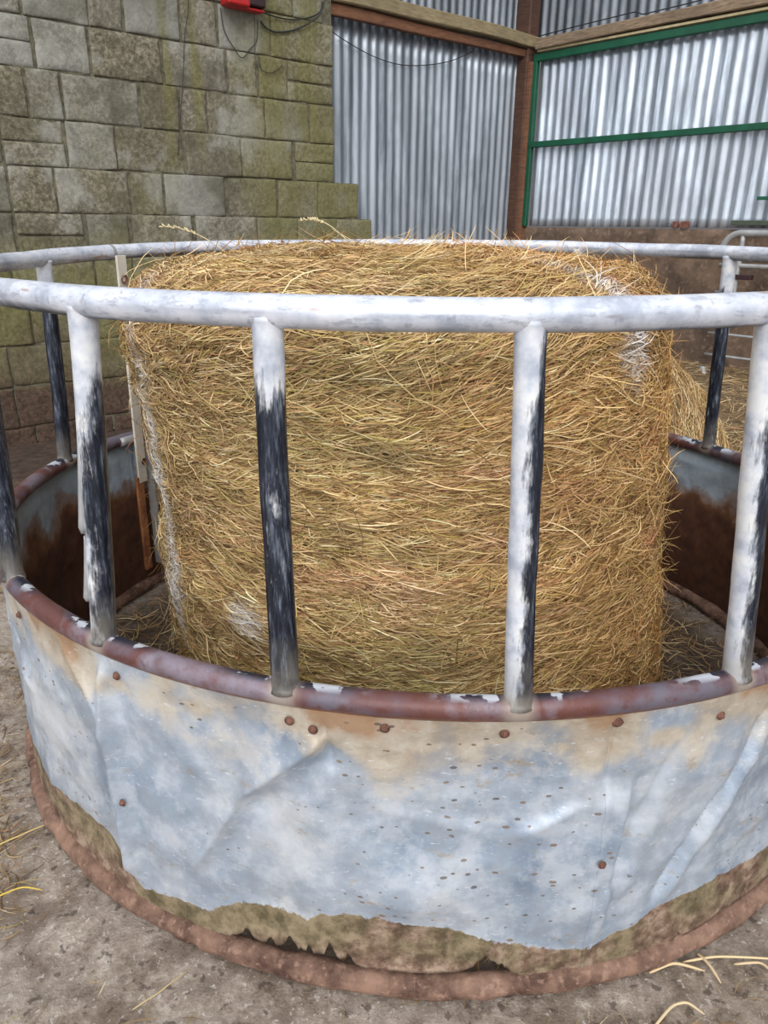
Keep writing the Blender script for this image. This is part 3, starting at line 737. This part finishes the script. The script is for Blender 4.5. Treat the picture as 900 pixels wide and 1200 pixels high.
# green framed sheeted gate
g = thing('sheeted_gate', 'corrugated steel gate in a green painted frame standing on the low concrete wall', 'gate')
gu0, gu1 = uC+.075, 1.15
corr('corrugated_sheet', PR, gu0+.02, gu1, 1.19, 2.40, .005, M['corrg'], g, zn=20)
board('top_rail', PR((gu0+gu1)/2, 2.405, .05), (gu1-gu0, .04, .05), eR, nR, Zx, M['green'], g, wob=.001, seed=21)
board('middle_rail', PR((gu0+gu1)/2, 1.797, .05), (gu1-gu0, .04, .042), eR, nR, Zx, M['green'], g, wob=.001, seed=22)
board('stile', PR(gu0+.015, 1.80, .048), (1.22, .036, .04), Zx, eR, nR, M['green'], g, wob=.001, seed=23)
board('bottom_rail', PR((-1.10+gu1)/2, 1.222, .06), (gu1+1.10, .04, .03), eR, nR, Zx, M['dgreen'], g, wob=.001, seed=24)
board('latch_bar', PR(-.51, 1.372, .06), (.9, .02, .022), eR, nR, Zx, M['green'], g, wob=.0, seed=25)
for i, uu in enumerate((-1.515, -1.445)):
    o = board('brick_fragment', PR(uu, 1.207, -.0+.03), (.035+.02*i, .03, .045), eR, nR, Zx, M['brick'], None, wob=.004, seed=30+i)
    tag(o, ('smaller left' if i == 0 else 'larger right')+' of two red brick fragments on top of the low concrete wall', 'brick')

# tubular gate standing before the low wall on the right
tg = thing('tubular_gate', 'grey galvanised tube gate with rounded corner behind the feeder, at the right edge', 'gate')
def PG(u, z): return PR(u, z, .42)
GU0, GZ0, GZ1, GR = -.975, .21, 1.158, .11
path = [(GU0+2.6, GZ1)]
path += [(GU0+GR+.0-GR*math.sin(q), GZ1-GR+GR*math.cos(q)) for q in np.linspace(0, PI/2, 12)]
path += [(GU0, z) for z in np.linspace(GZ1-GR-.05, GZ0+GR+.05, 12)]
path += [(GU0+GR-GR*math.cos(q), GZ0+GR-GR*math.sin(q)) for q in np.linspace(0, PI/2, 12)]
path += [(GU0+2.6, GZ0)]
# densify
pp = []
for (a, b), (c, d) in zip(path[:-1], path[1:]):
    m = max(1, int(math.hypot(c-a, d-b)/.04))
    pp += [(a+(c-a)*i/m, b+(d-b)*i/m) for i in range(m)]
pp.append(path[-1])
V, Q = sweep([PG(a, b) for a, b in pp], .021, 12)
np_mesh('frame_tube', V, Q, M['galv'], tg)
for z in (.966, .80, .66, .54, .40):
    V, Q = sweep([PG(GU0+.0+q*2.6, z) for q in np.linspace(0, 1, 20)], .009 if z < .95 else .015, 10); np_mesh('cross_bar', V, Q, M['galv'], tg)
V, Q = sweep([PG(GU0+.12, q) for q in np.linspace(GZ0, GZ1, 20)], .016, 10); np_mesh('brace', V, Q, M['galv'], tg)
V, Q = boxvq(PG(GU0+.17, .90), (.10, .05, .03), eR, nR, Zx); bevel(np_mesh('latch', V, Q, M['black'], tg, smooth=False), .004)

# red electrical box and cables on the block wall
eb = thing('electrical_box', 'small red electrical box at the top of the block wall', 'electrical box')
V, Q = boxvq(PL(1.20, 2.405, .085), (.14, .10, .18), eL, nL, Zx); bevel(np_mesh('housing', V, Q, M['red'], eb, smooth=False), .012, 3)
V, Q = boxvq(PL(1.325, 2.415, .078), (.11, .085, .17), eL, nL, Zx); bevel(np_mesh('side_module', V, Q, M['black'], eb, smooth=False), .010, 3)
V, Q = boxvq(PL(1.33, 2.39, .125), (.05, .012, .035), eL, nL, Zx); bevel(np_mesh('face_plate', V, Q, M['grime'], eb, smooth=False), .003)
V, Q = boxvq(PL(1.275, 2.318, .07), (.21, .06, .014), eL, nL, Zx); bevel(np_mesh('lower_lip', V, Q, M['red'], eb, smooth=False), .004)
def cable(label, pts, r=.0035, group=None, n=60):
    P = np.array([PL(*q) for q in pts]); t = np.arange(len(P)); tt = np.linspace(0, len(P)-1, n)
    # Catmull-Rom
    i = np.clip(np.floor(tt).astype(int), 0, len(P)-2); f = (tt-i)[:, None]
    g_ = lambda j: P[np.clip(j, 0, len(P)-1)]
    C_ = .5*((2*g_(i))+(-g_(i-1)+g_(i+1))*f+(2*g_(i-1)-5*g_(i)+4*g_(i+1)-g_(i+2))*f**2+(-g_(i-1)+3*g_(i)-3*g_(i+1)+g_(i+2))*f**3)
    V, Q = sweep(C_, r, 8); o = np_mesh('cable', V, Q, M['cable']); tag(o, label, 'cable', group); return o
F_ = .026
cable('thin black cable hanging straight down the block wall left of the red box', [(.955, 2.75, F_), (.942, 2.318, F_), (.907, 2.152, F_), (.878, 1.942, F_), (.847, 1.769, F_+.004), (.809, 1.54, F_)], .0024)
cable('upper black cable sagging from the red box to the end of the block wall', [(1.385, 2.325, .05), (1.543, 2.32, .03), (1.677, 2.336, .03), (1.803, 2.386, .03), (1.83, 2.45, .04)], .0042)
cable('lower black cable looping below the other from the red box to the wall end', [(1.384, 2.279, .045), (1.434, 2.252, .03), (1.51, 2.245, .03), (1.632, 2.276, .03), (1.739, 2.33, .04), (1.80, 2.38, .055), (1.835, 2.46, .06)], .005)
cable('thin black cable making a V shape under the red box', [(1.137, 2.31, F_), (1.152, 2.207, F_), (1.201, 2.134, F_), (1.259, 2.081, F_), (1.313, 2.131, F_), (1.361, 2.181, F_), (1.37, 2.29, .035)], .0026)
cable('short thin cable hooked on the blocks below the two sagging cables', [(1.372, 2.11, F_), (1.383, 2.044, F_), (1.423, 2.026, F_), (1.471, 2.032, F_), (1.533, 2.075, F_)], .0022)
cable('long thin black cable drooping across the corrugated wall under the beam', [(1.912, 2.40, -.04), (1.976, 2.34, -.08), (2.125, 2.29, -.09), (2.34, 2.24, -.095), (2.567, 2.222, -.1), (2.805, 2.246, -.1), (3.054, 2.303, -.095), (3.269, 2.39, -.09)], .0030)
P = np.array([PR(u, z, .075) for u, z in ((uC+.1, 2.545), (-2.5, 2.56), (-2.0, 2.575), (-1.95, 2.55), (-1.6, 2.56), (-1.3, 2.58), (-.9, 2.57))])
tt = np.linspace(0, 6, 50); P2 = np.stack([np.interp(tt, np.arange(7), P[:, i]) for i in range(3)], 1)
V, Q = sweep(P2, .004, 8); tag(np_mesh('cable', V, Q, M['cable']), 'black cable lying along the rough beam above the green gate rail', 'cable')

# ------------------------------------------------------------ floor
def floor_z(x, y):
    d = x*nR[0]+y*nR[1]+dR      # distance from the right wall
    r = np.hypot(x, y)
    rise = .27*np.clip((2.9-d)/1.7, 0, 1)**1.3*np.clip((r-1.15)/.6, 0, 1)
    bumps = .010*fbm(x*1.3, y*1.3, 0, 171)+.004*fbm(x*7, y*7, 0, 172)
    flat = np.clip(np.abs(r-1.0)/.12, 0, 1)
    return rise + (bumps-.006)*flat*.8 - .004 + .05*rise*fbm(x*5, y*5, 0, 173)
def axis(a, b, c0, c1, fine, coarse):
    return np.r_[np.arange(a, c0, coarse), np.arange(c0, c1, fine), np.arange(c1, b+coarse, coarse)]
gx = axis(-4.5, 5.0, -1.6, 1.8, .015, .08); gy = axis(-4.0, 5.6, -1.6, 2.2, .015, .08)
X, Y = np.meshgrid(gx, gy, indexing='ij'); Z = floor_z(X, Y)
Z = Z + .0035*fbm(X*22, Y*22, 0, 174, 4)*np.clip(np.abs(np.hypot(X, Y)-1)/.08, 0, 1)
bed = np.clip((2.9-(X*nR[0]+Y*nR[1]+dR))/.8, 0, 1)
bed = np.maximum(bed, .5*np.clip((X-.1)*2, 0, 1)*np.clip((np.hypot(X, Y)-1.02)*6, 0, 1)*np.clip(.7+.8*fbm(X*4, Y*4, 0, 178), 0, 1))
bed = np.maximum(bed, np.clip(2.0-(X*nL[0]+Y*nL[1]-dL)*1.5+.3*fbm(X*2, Y*2, 0, 177), 0, 1)*(np.hypot(X, Y) > 1.02))
floor_dark = np.clip(1.9-(X*nL[0]+Y*nL[1]-dL)*1.5, 0, 1)*(Y > -.3)  # darker dirt along the left wall
floor_dark = np.maximum(floor_dark, .75*np.clip((1.0-np.hypot(X, Y))*8, 0, 1))  # darker floor colour inside the ring
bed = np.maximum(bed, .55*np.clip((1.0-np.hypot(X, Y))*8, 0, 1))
tag(np_mesh('floor', np.stack([X, Y, Z], -1).reshape(-1, 3), grid_quads(len(gx), len(gy)), M['floor'], attrs=dict(bed=bed.ravel(), floor_dark=floor_dark.ravel())), 'worn muddy concrete floor', kind='structure')

def litter(n, sampler, zf, lmin, lmax, wmin, wmax, probs, name, label=None, cat=None, tilt=.12, lift=.006, parent=None, dull=1.0):
    k = 5
    x, y = sampler(n); a = rng.uniform(0, 2*PI, n); L = rng.uniform(lmin, lmax, n); cur = rng.normal(0, 1.0, n)
    s = np.linspace(-.5, .5, k)[None, :]
    aa = a[:, None]+cur[:, None]*s
    px = x[:, None]+np.cumsum(np.cos(aa)*L[:, None]/(k-1), 1); py = y[:, None]+np.cumsum(np.sin(aa)*L[:, None]/(k-1), 1)
    pz = zf(px, py)+rng.uniform(.001, lift, n)[:, None]+np.abs(rng.normal(0, tilt, n))[:, None]*L[:, None]*.25*(s+.5)
    P_ = np.stack([px, py, pz], -1); T_ = np.gradient(P_, axis=1); T_ /= np.linalg.norm(T_, axis=2, keepdims=True)+1e-9
    S_ = np.cross(T_, np.array([0, 0, 1.])); S_ /= np.linalg.norm(S_, axis=2, keepdims=True)+1e-9
    tw = rng.normal(0, .4, n)[:, None, None]; S_ = S_*np.cos(tw)+np.array([0, 0, 1.])*np.sin(tw)
    c = strand_colors(n, probs)*dull
    o = ribbons(name, P_, S_, rng.uniform(wmin, wmax, n), np.clip(c, 0, .95), M['strand'], parent, 'stuff')
    if label: tag(o, label, cat)
    return o
def clustered(x0, x1, y0, y1, cond, thr=.0, seed=181, f=2.2):
    def smp(n):
        X_, Y_ = [], []
        c = 0
        while c < n:
            x = rng.uniform(x0, x1, n); y = rng.uniform(y0, y1, n)
            m = cond(x, y) & (fbm(x*f, y*f, 0, seed) + rng.normal(0, .35, n) > thr)
            X_.append(x[m]); Y_.append(y[m]); c += m.sum()
        return np.concatenate(X_)[:n], np.concatenate(Y_)[:n]
    return smp
out = lambda x, y: (np.hypot(x, y) > 1.09) & (x*nL[0]+y*nL[1] > dL+.05) & (x*nR[0]+y*nR[1] > -dR+.05)
litter(16000, clustered(-2.6, 2.6, -1.7, 2.4, out, .38), floor_z, .010, .07, .0008, .0020, [3, 3, 3, 1.5, .6, .8, 1], 'loose_straw', 'chopped straw scattered over the muddy floor around the feeder', 'straw', dull=.72)
litter(3500, clustered(.15, 1.9, -1.5, -.55, out, -.1), floor_z, .010, .08, .0008, .0022, [3, 3, 3, 1.5, .6, .8, 1], 'loose_straw', 'brown chaff and straw lying in front of the right foot of the feeder', 'straw', dull=.72)
litter(4200, clustered(-1.6, -.78, -.95, .7, out, -.1), floor_z, .010, .07, .0012, .0024, [2, 3, 3, 2, .6, 1, 1], 'loose_straw', 'fine straw drifted against the left foot of the feeder', 'straw', dull=.62)
litter(9000, clustered(.6, 3.4, -.2, 4.2, lambda x, y: out(x, y) & (x*nR[0]+y*nR[1]+dR < 3.1), -.8), floor_z, .04, .16, .0015, .0032, [2, 3, 3.5, 2.5, .6, 1, 1], 'straw_bedding', 'thick straw bedding rising towards the low wall behind the feeder', 'straw', .3, .03)
inn = lambda x, y: (np.hypot(x, y) < .95) & (np.hypot(x+.03, y+.05) > .64)
litter(2600, clustered(-1, 1, -1, 1, inn, -.2), floor_z, .03, .12, .0012, .0026, [3, 3, 2, 1, .5, .4, 1], 'fallen_hay', 'hay dropped on the floor between the bale and the feeder skirt', 'hay', .3, .02)

# straw heap behind the bale at the right
HX, HY, HH = .90, 1.95, .80
def heap_z(x, y):
    d = np.hypot((x-HX)/.62, (y-HY)/.55)
    return np.maximum(0, 1-d)**.85*HH*(1+.12*fbm(x*5, y*5, 0, 191)) + floor_z(x, y) - .01
hp = thing('straw_heap', 'heap of loose straw piled on the bedding just behind the feeder, right of the bale', 'straw heap')
rr_, aa_ = np.meshgrid(np.linspace(0, 1.0, 50), np.linspace(0, 2*PI, 90, endpoint=False), indexing='ij')
X = HX+rr_*.62*np.cos(aa_); Y = HY+rr_*.55*np.sin(aa_)
np_mesh('heap_core', np.stack([X, Y, heap_z(X, Y)-.003], -1).reshape(-1, 3), grid_quads(50, 90, False, True), M['core'], hp)
litter(9000, clustered(HX-.62, HX+.62, HY-.55, HY+.55, lambda x, y: np.hypot((x-HX)/.62, (y-HY)/.55) < 1, -2), heap_z, .04, .14, .0016, .0034, [1.6, 3, 3.6, 2.4, 1.4, .8, 1.6], 'straw_strands', tilt=.15, lift=.02, parent=hp)

# single stalks that stand out on the floor
def stalk(label, pts, w=.003, col=(.66, .50, .20)):
    P = np.array([(x, y, float(floor_z(np.array(x), np.array(y)))+.006) for x, y in pts]); n = 14
    tt = np.linspace(0, len(P)-1, n); P2 = np.stack([np.interp(tt, np.arange(len(P)), P[:, i]) for i in range(3)], 1)
    P2[1:-1] = (P2[:-2]+2*P2[1:-1]+P2[2:])/4
    P2[:, 2] += .006*np.sin(np.linspace(0, PI, n))
    V, Q = sweep(P2, np.interp(np.linspace(0, 1, n), [0, .1, .8, 1], [.6, 1, .9, .4])*w/2, 6)
    o = np_mesh('straw_stalk', V, Q, M['strand'], cols=dict(col=np.tile(col, (len(V), 1)))); tag(o, label, 'straw stalk')
    return o
stalk('bent golden straw stalk on the bare floor left of the feeder', [(-.79, -.875), (-.736, -.840), (-.695, -.841)], .0034, (.66, .47, .08))
stalk('long straight pale stalk lying towards the left foot of the feeder, above the golden one', [(-.86, -.765), (-.80, -.721), (-.755, -.680)], .003)
stalk('short pale stalk flat on the floor in front of the feeder at lower left', [(-.44, -1.055), (-.405, -1.03), (-.37, -.985)], .0028, (.50, .38, .20))
stalk('longest pale stalk touching the lower right foot of the feeder', [(.468, -.911), (.53, -.90), (.66, -.895)], .0045, (.72, .56, .32))
stalk('pale stalk crossing the others at an angle below the right foot of the feeder', [(.497, -.893), (.508, -.915), (.520, -.945)], .0055, (.64, .48, .29))
stalk('thick pale stalk bent back beneath the right foot of the feeder', [(.405, -.935), (.45, -.918), (.50, -.925)], .0055, (.70, .52, .30))
stalk('kinked stalk at the lower right corner of the floor', [(.555, -.908), (.60, -.905), (.612, -.925), (.62, -.955)], .0045, (.66, .50, .30))
stalk('two-armed broken stalk nearest the bottom edge at the right', [(.385, -1.03), (.425, -.992), (.452, -.984), (.475, -1.0)], .005, (.66, .52, .32))
# ------------------------------------------------------------ light
w = bpy.data.worlds.new('overcast_sky'); sc.world = w; w.use_nodes = True
nt = w.node_tree; bg = nt.nodes['Background']
tc = nt.nodes.new('ShaderNodeTexCoord'); sep = nt.nodes.new('ShaderNodeSeparateXYZ'); nt.links.new(tc.outputs['Generated'], sep.inputs[0])
def mth(op, a, b=None):
    x = nt.nodes.new('ShaderNodeMath'); x.operation = op
    for i, v in enumerate((a, b)):
        if v is None: continue
        if isinstance(v, (int, float)): x.inputs[i].default_value = v
        else: nt.links.new(v, x.inputs[i])
    return x.outputs[0]
# overcast sky: brightest overhead and on the open side behind the viewer
f = mth('ADD', mth('ADD', mth('MULTIPLY', sep.outputs[2], .55), mth('MULTIPLY', sep.outputs[1], -.42)), mth('MULTIPLY', sep.outputs[0], -.10))
rp = nt.nodes.new('ShaderNodeValToRGB'); e = rp.color_ramp.elements
e[0].position = .0; e[0].color = (.10, .10, .105, 1); e[1].position = .62; e[1].color = (1.0, 1.03, 1.08, 1)
x = e.new(.22); x.color = (.42, .435, .46, 1)
nt.links.new(f, rp.inputs[0]); nt.links.new(rp.outputs[0], bg.inputs['Color']); bg.inputs['Strength'].default_value = 1.5
sd = bpy.data.lights.new('soft_daylight', 'SUN'); sd.energy = 1.75; sd.angle = R_(35); sd.color = (1, .985, .96)
so = bpy.data.objects.new('soft_daylight', sd); COL.objects.link(so)
so.rotation_euler = Vector((.12, -1.0, .66)).to_track_quat('Z', 'Y').to_euler()

# ------------------------------------------------------------ camera
cam = bpy.data.cameras.new('camera'); co = bpy.data.objects.new('camera', cam); COL.objects.link(co)
cam.sensor_fit = 'VERTICAL'; cam.sensor_height = 36; cam.lens = 873.685/1200*36; cam.clip_start = .02
pi_, yaw, ro = .365914, -.057732, .012906
F = np.array([math.sin(yaw)*math.cos(pi_), math.cos(yaw)*math.cos(pi_), -math.sin(pi_)])
Rt = np.array([math.cos(yaw), -math.sin(yaw), 0]); U = np.cross(Rt, F)
R2 = Rt*math.cos(ro)+U*math.sin(ro); U2 = -Rt*math.sin(ro)+U*math.cos(ro)
m = Matrix.Identity(4)
for i in range(3): m[i][0], m[i][1], m[i][2] = R2[i], U2[i], -F[i]
m[0][3], m[1][3], m[2][3] = 0, -1.85865, 1.17198
co.matrix_world = m
sc.camera = co
sc.view_settings.view_transform = 'Standard'; sc.view_settings.look = 'None'; sc.view_settings.gamma = 1
sc.view_settings.exposure = 0.0; sc.view_settings.use_curve_mapping = False
